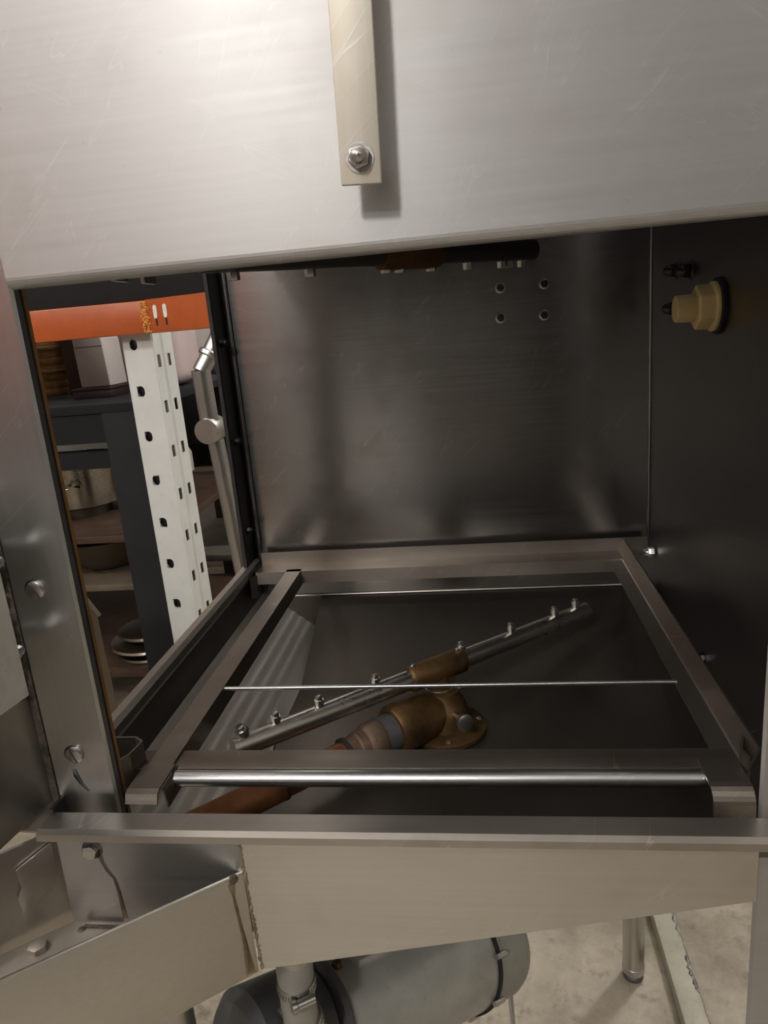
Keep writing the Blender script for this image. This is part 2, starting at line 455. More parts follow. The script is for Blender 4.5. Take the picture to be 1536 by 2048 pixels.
nf = MB().lathe((XR - .004, fy, fz), (-1, 0, 0), [(0, .0235), (.0035, .0235), (.0045, .0215)], 32)
nf.lathe((XR - .0085, fy, fz), (-1, 0, 0), [(0, .0212), (.0125, .0212), (.0140, .0195)], 6, ph=PI/6)
nf.lathe((XR - .0225, fy, fz), (-1, 0, 0), [(0, .0135), (.017, .0128), (.018, .012)], 28)
nf.build('nylon_fitting', 'nylon', sw, bevel=.0006, label='yellowed nylon hexagonal fitting')

# --- corner posts
def channel_post(x0, x1, y, z0, z1, name, mat, dep=.03, label=None):
    return MB().sheet([(x0 + .002, y + dep, z0), (x0, y + .002, z0), (x0 + .002, y, z0), (x1 - .002, y, z0), (x1, y + .002, z0), (x1, y + dep, z0)], (0, 0, z1 - z0), .003).build(name, mat, DW, label=label)
PY = .470
fl = channel_post(-.354, -.303, PY, .60, 1.76, 'front_post', 'post', .008, label='blue-grey brushed steel front corner post with slotted screws')
MB().box((-.3075, PY + .0115, .70), (-.3040, PY + .0165, 1.7)).build('gasket_strip', 'gasket', fl)
MB().box((-.3070, PY + .0075, .70), (-.3034, PY + .0115, 1.7)).build('black_seal', 'blackgap', fl)
MB().box((-.3605, PY + .001, .735), (-.3545, PY + .012, 1.0)).build('sealant_bead', 'grime', fl)
def ribbon(pts, y, name, mat, par, th=.0003):
    mb = MB()
    for (x, z, w), (x2, z2, w2) in zip(pts, pts[1:]):
        mb.prism([(x - w, y, z), (x + w, y, z), (x2 + w2, y, z2), (x2 - w2, y, z2)], (0, -th, 0))
    return mb.build(name, mat, par, merge=True)
def slotted_screw(x, y, z, r, par, ang):
    w = MB().lathe((x - .0015, y, z), (0, -1, 0), [(-.0005, r*1.06), (.0003, r*1.06)], 24).build('screw_shadow_ring', 'blackgap', par)
    # domed head in two halves with a groove between them
    c, s_ = math.cos(ang), math.sin(ang)
    mb = MB(); n = 14; gap = r*.13
    mb.lathe((x, y, z), (0, -1, 0), [(-.001, r*.98), (.0008, r*.97)], 24)
    for sg in (1, -1):
        pts = []
        a0 = math.asin(gap/r)
        for k in range(n + 1):
            a = a0 + (PI - 2*a0)*k/n
            pts.append((math.cos(a)*r, sg*math.sin(a)*r))
        def W(u, v, h): return (x + u*c - v*s_, y - h, z + u*s_ + v*c)
        base = [W(u, v, .0008) for u, v in pts]
        mid = [W(u*.96, sg*max(gap, abs(v)*.96), .0022) for u, v in pts]
        top = [W(u*.72, sg*max(gap, abs(v)*.72), .0032) for u, v in pts]
        L = len(pts); fs = []
        for lv in range(2):
            for k in range(L):
                k2 = (k + 1) % L
                fs.append((lv*L + k, lv*L + k2, (lv+1)*L + k2, (lv+1)*L + k))
        fs.append(tuple(range(2*L, 3*L))); fs.append(tuple(range(L - 1, -1, -1)))
        mb.add(base + mid + top, fs)
    mb.build('slotted_screw', 'bolt', par)
ribbon([(-.3345, .772, .0012), (-.334, .766, .0022), (-.331, .759, .0016), (-.326, .752, .0008)], PY - .0002, 'grey_smudge', 'smudge', fl)
slotted_screw(-.333, PY, .926, .0072, fl, -1.0)
slotted_screw(-.331, PY, .786, .0072, fl, -1.2)
slotted_screw(-.3355, PY, 1.075, .0072, fl, -.7)
channel_post(.184, .250, PY, 0.0, 1.76, 'front_post', 'hood', .005, label='pale steel front corner post on the right')
# rear left post: inner strip with three nuts
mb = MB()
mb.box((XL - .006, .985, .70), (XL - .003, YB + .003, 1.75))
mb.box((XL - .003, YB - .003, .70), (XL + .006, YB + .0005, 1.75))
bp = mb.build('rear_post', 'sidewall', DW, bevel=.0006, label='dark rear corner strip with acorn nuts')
MB().box((XL - .0075, .978, .70), (XL - .0025, .985, 1.75)).build('seal_edge', 'blackgap', bp)
MB().tube([(XL + .006, YB - .003, .78), (XL + .006, YB - .003, 1.74)], .0012, 10).build('edge_bead', 'wall', bp)
for z in (1.083, .945, .811):
    w = MB().lathe((XL - .003, 1.0, z), (1, 0, 0), [(0, .0066), (.0012, .0064)], 18).build('washer', 'darkbolt', bp)
    MB().hexnut((XL - .0018, 1.0, z), (1, 0, 0), .0055, .005, True).build('cap_nut', 'darkbolt', w)

# --- side panel reaching forward on the far left, with the bolted plate
pA, pB = V((-.3605, .472, 0)), V((-.405, .16, 0))
nrm = V((pA.y - pB.y, -(pA.x - pB.x), 0)).normalized()      # faces the viewer side (+x)
mb = MB(); mb.prism([pA + V((0, 0, .742)), pB + V((0, 0, .742)), pB + V((0, 0, 1.0)), pA + V((0, 0, 1.0))], nrm * -.004)
spn = mb.build('side_panel', 'rim', DW, label='dull steel side panel beside the left post')
td = (pB - pA).normalized()
def on_panel(t, z, off): return pA + td*t + nrm*off + V((0, 0, z))
mb = MB()
mb.prism([on_panel(.028, .855, .026), on_panel(.30, .855, .026), on_panel(.30, .99, .026), on_panel(.028, .99, .026)], nrm*.003)
pl = mb.build('bolted_plate', 'plate', spn, bevel=.0006, label='pale worn aluminium plate bolted on')
for z in (.886, .955):
    MB().lathe(on_panel(.024, z, .0), nrm, [(0, .0060), (.006, .0056), (.012, .0040), (.024, .0040), (.0245, .003)], 10).lathe(on_panel(.030, z, .020), -td, [(-.006, .0042), (.012, .0042), (.014, .003)], 8).build('stud_nut', 'bolt', spn)
mb = MB()
random.seed(3)
for k in range(26):
    z = .84 + .16*k/26
    mb.lathe(on_panel(.010 + random.uniform(-.003, .004), z, 0), nrm, [(0, random.uniform(.002, .0048)), (random.uniform(.002, .006), .0015)], 8)
mb.build('weld_crust', 'grime', spn)
# printed zero and full stop, cut off by the plate's visible edge in the picture
def print_on_plate(t, z):
    mb = MB(); n = 20; off = .0292
    for k in range(n):
        a0, a1 = 2*PI*k/n, 2*PI*(k+1)/n
        q = [(math.cos(a)*r*.75, math.sin(a)*r) for a, r in ((a0, .0042), (a1, .0042), (a1, .0032), (a0, .0032))]
        mb.prism([on_panel(t - u, z + v, off) for u, v in q], nrm*.0001)
    mb.prism([on_panel(t - .0058 - .0006*math.cos(2*PI*k/10), z - .0036 + .0006*math.sin(2*PI*k/10), off) for k in range(10)], nrm*.0001)
    mb.build('printed_mark', 'ink', spn, label='black printed zero and full stop')
print_on_plate(.0605, .874)

# --- tank: walls, sloped strip with reflected stripes, floor
mb = MB()
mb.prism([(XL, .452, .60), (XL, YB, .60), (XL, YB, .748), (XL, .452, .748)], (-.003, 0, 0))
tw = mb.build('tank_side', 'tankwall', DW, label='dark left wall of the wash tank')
# rolled rim along the left wall
rp = [(XL - .011, .744), (XL - .013, .752), (XL - .010, .757), (XL - .003, .757), (XL + .001, .7545), (XL + .002, .749), (XL, .744)]
MB().sheet([(x, .476, z) for x, z in rp], (0, YB - .005 - .476, 0), -.002).build('rolled_rim', 'rim', tw)
for y, z in ((.985, .752),):
    MB().hexnut((XL + .003, y, z - .022), (1, 0, 0), .006, .006, True).build('cap_nut', 'darkbolt', tw)
    MB().sheet([(XL + .002, y + .006, .715), (XL + .010, y, .715), (XL + .010, y - .014, .715), (XL + .002, y - .018, .715)], (0, 0, .034), .0015).build('catch_plate', 'tankwall', tw)
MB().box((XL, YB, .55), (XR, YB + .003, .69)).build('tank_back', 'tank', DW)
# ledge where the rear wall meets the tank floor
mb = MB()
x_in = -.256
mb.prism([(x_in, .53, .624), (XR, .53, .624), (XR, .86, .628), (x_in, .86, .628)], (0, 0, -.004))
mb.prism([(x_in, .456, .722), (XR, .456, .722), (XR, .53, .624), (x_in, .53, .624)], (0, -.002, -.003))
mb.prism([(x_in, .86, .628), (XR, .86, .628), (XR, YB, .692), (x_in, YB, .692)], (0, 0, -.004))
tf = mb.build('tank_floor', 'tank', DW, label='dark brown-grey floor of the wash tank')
MB().tube([(XL + .02, YB - .002, .6935), (XR - .01, YB - .002, .6935)], .0016, 8).build('floor_seam', 'rim', tf)
# sloped strip; reflected stripes are shaped as ribs running front to back
prof = [(XL, .700)]
xs0, xs1 = -.330, -.272
def zslope(x): return .628 + (.700 - .628)*(x - x_in)/(XL - x_in)
nr = 5
for k in range(nr*6 + 1):
    x = xs0 + (xs1 - xs0)*k/(nr*6)
    prof.append((x, zslope(x) + .0016*max(0, math.sin(2*PI*k/6.0 - PI/2)*.5 + .5)))
prof.append((x_in, .628))
MB().sheet([(x, .50, z) for x, z in prof], (0, YB - .50, 0), .003).build('reflection_rib_strip', 'rib', DW, label='sloped tank strip with reflected stripes modelled as lengthwise ribs')

# --- front apron and rim
AY = .437
ap = [(-.340, .734), (.172, .734), (.172, .690), (-.190, .6135), (-.1925, .706), (-.192, .666), (-.340, .666)]
mb = MB()
MB().prism([(-.339, AY, .736), (-.1922, AY, .736), (-.1922, AY, .652), (-.341, AY, .652)], (0, .003, 0)).build('apron_end', 'apronend', DW, label='left end plate of the apron, reflection toned in as blue-grey, with rust drip')
mb.prism([(-.192, AY, .736), (.1725, AY, .740), (.1725, AY, .690), (-.190, AY, .6145)], (0, .003, 0))
apron = mb.build('front_apron', 'apron', DW, label='warm-toned steel front apron below the rim')
rim = MB()
rim.sheet([(-.352, .456, .7405), (-.352, .4375, .7405), (-.352, .4345, .739), (-.352, .434, .7345)], (.60, 0, 0), -.002)
rm = rim.build('front_rim', 'rim', DW, label='scuffed folded rim along the front of the tank')
mb = MB()
mb.prism([(-.352, .456, .7385), (-.352, .436, .7385), (-.378, .4385, .7385), (-.384, .446, .7385), (-.362, .474, .7385), (-.356, .474, .7385)], (0, 0, .002))
mb.build('rim_corner', 'rim', DW, bevel=.0005)
# hex bolt, rust drips, weld seam, burnt notch
MB().lathe((-.311, AY, .7245), (0, -1, 0), [(0, .0085), (.0006, .0080)], 18).build('rust_ring', 'grime', apron)
MB().hexnut((-.311, AY - .0006, .7245), (0, -1, 0), .0062, .005, False, .2).build('hex_bolt', 'bolt', apron)
ribbon([(-.3065, .722, .0022), (-.305, .712, .0012), (-.302, .704, .0014), (-.298, .698, .0012), (-.2965, .686, .0014), (-.296, .670, .0016), (-.2955, .660, .0022)], AY - .0002, 'rust_drip', 'stain', apron)
random.seed(5)
wp = []; wr = []
for k in range(60):
    f = k/59; wp.append((-.1925 + .0025*f + random.uniform(-.0006, .0006), AY + .0002, .7355 - f*.1205)); wr.append(random.uniform(.0006, .0019))
MB().tube(wp, wr, 7, up=(1, 0, 0)).build('weld_seam', 'weld', apron)
# --- diagonal channel leaving the front left corner
A = V((-.1925, AY - .001, 0)); B = V((-.325, .338, 0)); dd = (B - A).normalized()
Bx = A + dd*.30
cn = V((dd.y, -dd.x, 0)).normalized()
if cn.y > 0: cn = -cn
mb = MB()
mb.prism([A + V((0, 0, .7065)), Bx + V((0, 0, .7065)), Bx + V((0, 0, .605)), A + V((0, 0, .613))], cn * -.003)
dch = mb.build('diagonal_channel', 'apron', DW, bevel=.0006, label='tan steel channel wall running diagonally off the apron')
L0 = V((-.344, .447, 0)); L1 = L0 + (V((-.392, .405, 0)) - L0).normalized()*.26
ln = V((L0.y - L1.y, -(L0.x - L1.x), 0)).normalized()
mb = MB(); mb.prism([L0 + V((0, 0, .733)), L1 + V((0, 0, .733)), L1 + V((0, 0, .645)), L0 + V((0, 0, .645))], -ln*.003)
mb.build('channel_wall', 'rim', dch)
mb = MB(); mb.prism([(-.341, AY + .001, .655), A - cn*.0015 + V((0, 0, .655)), Bx - cn*.0015 + V((0, 0, .655)), L1 + V((0, 0, .655))], (0, 0, -.003))
cp = mb.build('channel_base', 'channel', dch, label='dusty horizontal base plate of the channel')
for x, y in ((-.355, .4105),):
    MB().hexnut((x, y, .655), (0, 0, 1), .0075, .005, False, .3).build('hex_bolt', 'channel', dch)
MB().lathe((-.330, .430, .655), (0, 0, 1), [(0, .0035), (.0012, .002)], 9).build('rust_crumb', 'grime', dch)
MB().lathe((-.318, .4335, .655), (0, 0, 1), [(0, .002), (.001, .001)], 7).build('rust_crumb', 'grime', dch)
MB().box((-.329, AY - .006, .6552), (-.300, AY - .003, .6562)).build('rust_streak', 'grime', dch)
mb = MB()   # wavy bent tab on the channel wall
q = [(.006, .727), (.034, .716), (.033, .700), (.037, .692), (.036, .678), (.030, .679), (.012, .690), (.006, .700)]
lt = (L1 - L0).normalized()
mb.prism([L0 + lt*u + ln*.001 + V((0, 0, z)) for u, z in q], ln*.002)
mb.build('bent_tab', 'rim', dch, bevel=.0005)
mb = MB(); mb.prism([L0 + lt*.062 + ln*.004 + V((0, 0, .664)), L0 + lt*.11 + ln*.004 + V((0, 0, .655)), L0 + lt*.11 + ln*.004 + V((0, 0, .71)), L0 + lt*.066 + ln*.004 + V((0, 0, .70))], ln*.003)
mb.build('hinge_leaf', 'pumpdark', dch)
MB().lathe(L0 + lt*.071 + ln*.007 + V((0, 0, .668)), ln, [(0, .0045), (.0015, .0042), (.0015, .0022), (.001, .0015)], 16).build('eyelet', 'rubber', dch)
# burnt notch and drip on the diagonal wall near its joint
def on_diag(t, z, off=.0004): return A + dd*t + cn*off + V((0, 0, z))
mb = MB()
pts = [(.006, .702, .0026), (.0058, .690, .0010), (.0048, .672, .0011), (.0036, .655, .0013), (.0028, .640, .0018), (.0022, .6155, .0036)]
for (t, z, w), (t2, z2, w2) in zip(pts, pts[1:]):
    mb.prism([on_diag(t + .004 - w, z), on_diag(t + .004 + w, z), on_diag(t2 + .004 + w2, z2), on_diag(t2 + .004 - w2, z2)], cn*.0003)
mb.build('rust_drip', 'stain', dch, merge=True)
MB().lathe(on_diag(.008, .7035, -.001), cn, [(0, .0045), (.0018, .003)], 9).build('burnt_notch', 'grime', dch)
# --- bottom structure
MB().prism([(-.34, .57, .612), (.22, .57, .612), (.22, 1.03, .56), (-.34, 1.03, .56)], (0, 0, -.004)).build('tank_underside', 'pumpdark', DW)
lg = MB().lathe((.2095, 1.006, .012), (0, 0, 1), [(0, .0178), (.012, .0180), (.013, .0172), (.56, .0172)], 28).build('leg', 'lever', DW, label='round steel rear leg')
MB().lathe((.2095, 1.006, 0), (0, 0, 1), [(0, .0165), (.006, .0165), (.013, .010)], 24).build('foot', 'pumpdark', lg)
lg2 = MB().lathe((-.33, 1.006, .012), (0, 0, 1), [(0, .0178), (.012, .0180), (.013, .0172), (.56, .0172)], 28).build('leg', 'lever', DW)
MB().lathe((-.33, 1.006, 0), (0, 0, 1), [(0, .0165), (.006, .0165), (.013, .010)], 24).build('foot', 'pumpdark', lg2)
lg3 = MB().lathe((-.31, .50, .012), (0, 0, 1), [(0, .0178), (.012, .0180), (.013, .0172), (.58, .0172)], 28).build('leg', 'lever', DW)
MB().lathe((-.31, .50, 0), (0, 0, 1), [(0, .0165), (.006, .0165), (.013, .010)], 24).build('foot', 'pumpdark', lg3)

# --- pump slung under the tank
PA, PB = V((-.20, .585, .385)), V((-.058, .735, .322))   # rear end at the left, flange ring at the right
pdir = (PB - PA).normalized(); plen = (PB - PA).length
pump = MB().lathe(PA, pdir, [(0, .052), (.004, .060), (.03, .0645), (plen - .002, .0665)], 48).build('pump', 'pump', DW, label='grey painted cylindrical wash pump motor under the tank')
MB().lathe(PB, pdir, [(-.003, .0695), (.002, .0695)], 48).build('flange_ring', 'rubber', pump)
MB().lathe(PB + pdir*.002, pdir, [(0, .0690), (.004, .0690), (.006, .0672), (.048, .0672), (.058, .064), (.064, .058), (.066, .05)], 48).build('end_cap', 'pumpcap', pump)
bx, by, bz_ = basis(pdir)
for k in range(8):
    a = 2*PI*k/8 + .25
    p = PB + (bx*math.cos(a) + by*math.sin(a))*.0715
    MB().lathe(p - pdir*.008, pdir, [(0, .0032), (.004, .0034), (.016, .0034), (.018, .0025)], 8).build('flange_bolt', 'bolt', pump)
# terminal box on top and rear bracket
tb0 = PA + pdir*.045 + V((0, 0, .066))
MB().bar(tb0, tb0 + pdir*.055, .04, .016).build('terminal_box', 'pump', pump, bevel=.003)
MB().lathe(tb0 + V((-.006, -.012, .002)), (-.6, -.6, .1), [(0, .006), (.006, .006), (.008, .004)], 10).build('cable_gland', 'brass', pump)
MB().lathe(PA - pdir*.012, pdir, [(0, .048), (.003, .066), (.011, .066), (.013, .052)], 48).build('rear_flange', 'pumpdark', pump)
for a in (-2.6, -1.9, 2.9):
    p = PA - pdir*.016 + (bx*math.cos(a) + by*math.sin(a))*.058
    MB().hexnut(p, -pdir, .007, .006, False).build('flange_nut', 'bolt', pump)
MB().lathe(PA - pdir*.10, pdir, [(0, .05), (.01, .06), (.085, .06), (.09, .045)], 40).build('volute', 'pumpdark', pump)
# bracket plates left of the hose
MB().prism([(-.243, .55, .30), (-.205, .55, .30), (-.205, .55, .43), (-.222, .55, .445), (-.243, .55, .44)], (0, .004, 0)).build('bracket_plate', 'pumpdark', pump, bevel=.0006)
MB().prism([(-.256, .56, .28), (-.216, .56, .28), (-.216, .56, .405), (-.238, .56, .405), (-.256, .56, .39)], (.0, -.02, 0)).build('bracket_plate', 'pumpdark', pump, bevel=.0006)
# hanging support cable behind the pump end
MB().tube([(-.005, .86, .40), (0, .87, .2), (.006, .875, .02)], .004, 8).build('support_rod', 'post', pump)
# --- drain hose with two clamps
hp = [V((-.188, .505, .60)), V((-.190, .507, .545)), V((-.1925, .510, .50)), V((-.193, .515, .46)), V((-.186, .525, .43)), V((-.170, .545, .405))]
hs = MB().tube([hp[0], V((-.189, .506, .548))], .0145, 24).build('outlet_pipe', 'lever', DW)
hose = MB().tube([V((-.1895, .5065, .556)), V((-.190, .507, .545)), V((-.191, .509, .52)), hp[2], hp[3], hp[4], hp[5]], [.0150, .0168, .0165, .0160, .0170, .0165, .016], 28).build('drain_hose', 'hose', DW, label='short grey hose held by worm-drive clamps')
def clamp(c, ax, r, ang):
    ax = V(ax).normalized()
    o = MB().lathe(V(c) - ax*.006, ax, [(0, r), (0, r + .001), (.012, r + .001), (.012, r)], 36).build('hose_clamp', 'clamp', hose)
    x, y, z = basis(ax)
    mb = MB()
    for k in range(40):
        a = 2*PI*k/40
        p = V(c) + (x*math.cos(a) + y*math.sin(a))*(r + .0011)
        tg = (-x*math.sin(a) + y*math.cos(a))
        mb.bar(p - ax*.0032 - tg*.0006, p + ax*.0032 + tg*.0006, .0009, .0003, up=(x*math.cos(a) + y*math.sin(a)))
    mb.build('worm_slots', 'pumpdark', o)
    d = x*math.cos(ang) + y*math.sin(ang); tg = -x*math.sin(ang) + y*math.cos(ang)
    p = V(c) + d*(r + .005)
    mb = MB().lathe(p - tg*.010, tg, [(0, .0045), (.016, .0045), (.017, .006), (.021, .006), (.022, .004)], 12)
    mb.build('worm_screw', 'clamp', o)
clamp((-.191, .509, .522), (-.05, .1, -1), .0170, 2.6)
clamp((-.1915, .5155, .470), (.1, .25, -1), .0175, .2)

# --- copper supply pipe, union and bronze hub in the tank
zc = .6555
dpipe = (V((-.097, .722, 0)) - V((-.276, .553, 0))).normalized()
P0 = V((-.320, .512, zc)); P1 = V((-.150, .672, zc))
dpipe = (P1 - P0).normalized()
pipe = MB().tube([P0, P0 + dpipe*.145], .0155, 24).build('supply_pipe', 'copper', DW, label='brown copper supply pipe in the tank')
MB().tube([P0 + dpipe*.142, P0 + dpipe*.20, P1 + dpipe*.006], .0140, 24).build('pipe_sleeve', 'copper', pipe)
MB().tube([P0 + dpipe*.143, P0 + dpipe*.146], .0160, 24).build('joint_ring', 'blackgap', pipe)
MB().lathe(P1 - dpipe*.012, dpipe, [(0, .0158), (.013, .0160), (.015, .0178), (.024, .0182), (.026, .0200), (.030, .0218), (.042, .0218), (.045, .0205), (.048, .019)], 28).build('union', 'copper_dull', pipe, label='dull pinkish pipe union')
MB().lathe(P1 - dpipe*.0145, dpipe, [(0, .0175), (.004, .0175)], 24).build('union_ring', 'blackgap', pipe)
MB().lathe(P1 + dpipe*.034, dpipe, [(0, .0215), (.022, .0205), (.034, .020)], 24).build('threaded_nipple', 'pumpdark', pipe)
HC = V((-.057, .757, .628))
mb = MB()
mb.lathe(HC, (0, 0, 1), [(0, .0475), (.004, .0475), (.0058, .045), (.009, .031), (.022, .028), (.036, .024), (.044, .0185), (.050, .0175)], 40)
mb.lathe(P1 + dpipe*.050, dpipe, [(0, .026), (.003, .028), (.012, .0285), (.05, .0265), (.07, .020)], 36)
hub = mb.build('spray_hub', 'brass', DW, label='tarnished bronze spray hub on a round flange')
for a in (.2, 1.75, 3.9, -1.45):
    p = HC + V((math.cos(a)*.0395, math.sin(a)*.0395, .0048))
    MB().lathe(p, (0, 0, 1), [(0, .0044), (.0022, .0042), (.0030, .0028)], 12).build('flange_screw', 'bolt', hub)
# thumb screw leaning out of the hub
tp = HC + V((.013, -.022, .030)); tdv = V((.38, -.72, .10)).normalized()
MB().lathe(tp, tdv, [(0, .004), (.013, .0042), (.016, .0068), (.022, .0095), (.027, .0098), (.028, .008)], 18).build('thumb_screw', 'bolt', hub)

# --- upper wash arm under the hood
UC = V((-.050, .765, 1.158)); ud = V((.113, .105, 0)).normalized()
ua = MB().tube([UC - ud*.235, UC + ud*.160], .0115, 20).build('upper_wash_arm', 'tankwall', DW, label='dark upper wash arm tube under the hood')
MB().lathe(UC - ud*.050, ud, [(0, .0150), (.004, .0158), (.066, .0158), (.07, .015)], 28).build('arm_hub', 'brass', ua)
MB().lathe(UC + V((0, 0, .01)), (0, 0, 1), [(0, .014), (.06, .014)], 20).build('arm_spindle', 'brass', ua)
for t in (-.205, -.13, -.045, -.028, .012, .062, .112, .122, .143):
    MB().hexnut(UC + ud*t + V((0, 0, -.011)), (0, 0, -1), .0052, .007, False, .2).build('nozzle', 'bolt', ua)

# --- hood lever linkage outside the back left corner
Ly = 1.12
lv = MB().tube([(-.409, Ly + .02, .56), (-.4285, Ly + .012, .93)], .0135, 22).build('lift_lever', 'lever', DW, label='polished steel lift lever rod behind the left opening')
mb = MB().lathe((-.429, Ly - .022, .948), (0, 1, 0), [(0, .0190), (.002, .0205), (.046, .0205), (.048, .019)], 32)
mb.build('pivot_boss', 'lever', lv, label='turned steel pivot boss')
MB().tube([(-.429, Ly - .002, .955), (-.4295, Ly - .006, 1.043)], .0150, 24).build('pivot_link', 'lever', lv)
MB().tube([(-.4300, Ly - .006, 1.040), (-.415, Ly + .006, 1.066), (-.380, Ly + .03, 1.130), (-.33, Ly + .06, 1.22)], .0135, 22).build('upper_rod', 'lever', lv)
MB().lathe((-.418, Ly + .004, 1.061), (.035, .024, .064), [(0, .0155), (.002, .0175), (.008, .0175), (.010, .0155)], 26).build('collar', 'lever', lv)

# ================================================================== RACK FRAME (lifts out of the machine)
RK = thing('rack_frame', 'square steel rack guide frame lying across the top of the wash tank', 'rack frame', (-.06, .75, .75))
zt = .750
MB().sheet([(-.292, .505, zt), (-.272, .505, zt), (-.271, .505, zt - .018)], (0, .985 - .505, 0), -.002).build('left_rail', 'rack', RK, bevel=0)
mb = MB().sheet([(-.338, .975, zt - .016), (-.338, .977, zt), (-.338, 1.012, zt), (-.338, 1.014, zt + .020)], (.528, 0, 0), .002)
mb.build('rear_rail', 'rack', RK)
mb = MB().sheet([(.168, .50, zt - .001), (.184, .50, zt), (.1855, .50, zt + .001), (.1925, .50, zt + .019)], (0, 1.014 - .50, 0), .002)
mb.build('right_rail', 'rack', RK)
MB().sheet([(.190, 1.014, zt + .020), (.190, 1.013, zt), (.190, 1.005, zt - .002)], (.036, 0, 0), -.002).build('corner_tab', 'rack', RK)
MB().hexnut((.2295, .990, .7545), (-1, 0, 0), .007, .008, True).build('fixing_nut', 'bolt', RK)
mb = MB(); mb.box((-.305, .503, zt - .002), (.184, .529, zt)); mb.build('front_rail', 'rack', RK, bevel=.0006)
MB().tube([(-.264, .4965, zt - .005), (.158, .4965, zt - .005)], .0066, 22).build('front_bar', 'bar', RK, label='round bright bar along the front of the frame')
MB().tube([(-.272, .638, zt - .001), (.170, .637, zt - .001)], .0022, 12).build('cross_rod', 'bar', RK, label='thin rod across the frame')
# front left tab, bent down in front
mb = MB()
mb.sheet([(-.268, .506, zt), (-.268, .474, zt), (-.268, .4705, zt - .0015), (-.268, .4675, zt - .008)], (-.027, 0, 0), .0018)
mb.sheet([(-.267, .506, zt), (-.2655, .506, zt - .002), (-.264, .506, zt - .016)], (0, -.032, 0), .0015)
mb.build('front_tab', 'rack', RK, label='bent sheet tab at the front left corner')
# front right tab: wide plate rolled over
arc = [(.512, zt), (.484, zt)] + [(.482 - .010*math.sin(a), zt - .010*(1 - math.cos(a))) for a in (.3, .6, .9, 1.2, 1.45)] + [(.4715, zt - .020)]
mb = MB().sheet([(.153, y, z) for y, z in arc], (.029, 0, 0), -.002)
mb.build('front_tab', 'rack', RK, label='wide rolled sheet tab at the front right corner')
# clip loops that hold the frame at the posts
cl = [(-.331, .5225), (-.309, .5225), (-.3015, .517), (-.3015, .512), (-.3035, .498), (-.3085, .4905)]
MB().sheet([(x, y, zt - .012) for x, y in cl], (0, 0, .029), .0018).build('clip_loop', 'rack', RK, label='bent steel clip loop beside the left post')
cl = [(.202, .530), (.190, .522), (.184, .508), (.186, .495)]
MB().sheet([(x, y, zt - .012) for x, y in cl], (0, 0, .026), -.0018).build('clip_loop', 'rack', RK)

# ================================================================== LOWER WASH ARM (lifts off its hub)
WA = thing('wash_arm', 'rotating lower wash arm with nozzles and bronze tee inside the tank', 'wash arm', (HC.x, HC.y, .672))
wc = V((-.0625, .766, .700)); e0 = V((-.2575, .606, .700)); e1 = V((.1285, .9215, .700))
dv = (e1 - e0).normalized()
wc = e0 + dv*(wc - e0).dot(dv)
MB().tube([e0, wc - dv*.036], .0112, 24).build('arm_tube', 'arm', WA)
MB().tube([wc + dv*.032, e1], .0112, 24).build('arm_tube', 'arm', WA)
mb = MB()
mb.lathe(wc - dv*.040, dv, [(0, .0135), (.002, .0150), (.074, .0150), (.076, .0135)], 28)
mb.lathe(V((wc.x, wc.y, .700)), (0, 0, -1), [(0, .0140), (.014, .0135), (.016, .0155), (.024, .0155)], 28)
mb.prism([V((wc.x, wc.y, .702)) + dv*.022, V((wc.x, wc.y, .702)) - dv*.022, V((wc.x, wc.y, .682)) - dv*.012, V((wc.x, wc.y, .682)) + dv*.012], dv.cross(V((0, 0, 1)))*.012)
mb.build('tee_hub', 'brass', WA, label='tarnished bronze tee in the middle of the arm')
for s_ in (-.034, .030):
    MB().lathe(wc + dv*s_ + V((0, 0, .0135)), (0, 0, 1), [(0, .0034), (.0025, .0032), (.0035, .002)], 10).build('tee_screw', 'bolt', WA)
# spring clip under the tee
rc = V((wc.x, wc.y, .6785))
ring = [rc + V((math.cos(a)*.0165, math.sin(a)*.0165, 0)) for a in [PI*2*k/28 for k in range(29)]]
MB().tube(ring, .0011, 8).build('spring_clip', 'bolt', WA)
for sg in (1, -1):
    MB().tube([rc + V((sg*.016, -.003, 0)), rc + V((sg*.024, -.008, .001)), rc + V((sg*.031, -.007, .004)), rc + V((sg*.035, -.006, .003))], .0013, 8).build('clip_ear', 'bolt', WA)
for t, big in ((.013, 1), (.048, 0), (.098, 0), (.168, 0), (.288, 0), (.366, 0), (.440, 0), (.478, 0)):
    p = e0 + dv*t + V((0, 0, .0105))
    r = .0068 if big else .0052
    MB().lathe(p, (0, 0, 1) if not big else (-.25, -.2, 1), [(0, r*.85), (.003, r*.85), (.003, r), (.0075, r), (.0075, r*.72), (.0115, r*.70), (.012, r*.5)], 8).build('nozzle', 'bolt', WA)

# ================================================================== FLOOR RAIL
fr = thing('floor_rail', 'olive grey painted steel rail with flaking white paint lying on the floor', 'rail', (.285, 1.0, 0))
mb = MB().box((.263, .55, 0), (.300, 1.30, .030)); mb.build('beam', 'rail', fr, bevel=.003)
random.seed(11)
mb = MB(); prev = None
z = .0301; w = .006
for k in range(150):
    y = .56 + k*.0049; w = min(.013, max(.0008, w + random.uniform(-.0035, .0035)))
    if prev: mb.prism([(.3005, prev[0], z), (.3005, y, z), (.3005 - w, y, z), (.3005 - prev[1], prev[0], z)], (0, 0, .0008))
    prev = (y, w)
mb.build('paint_flakes', 'flake', fr, merge=True)

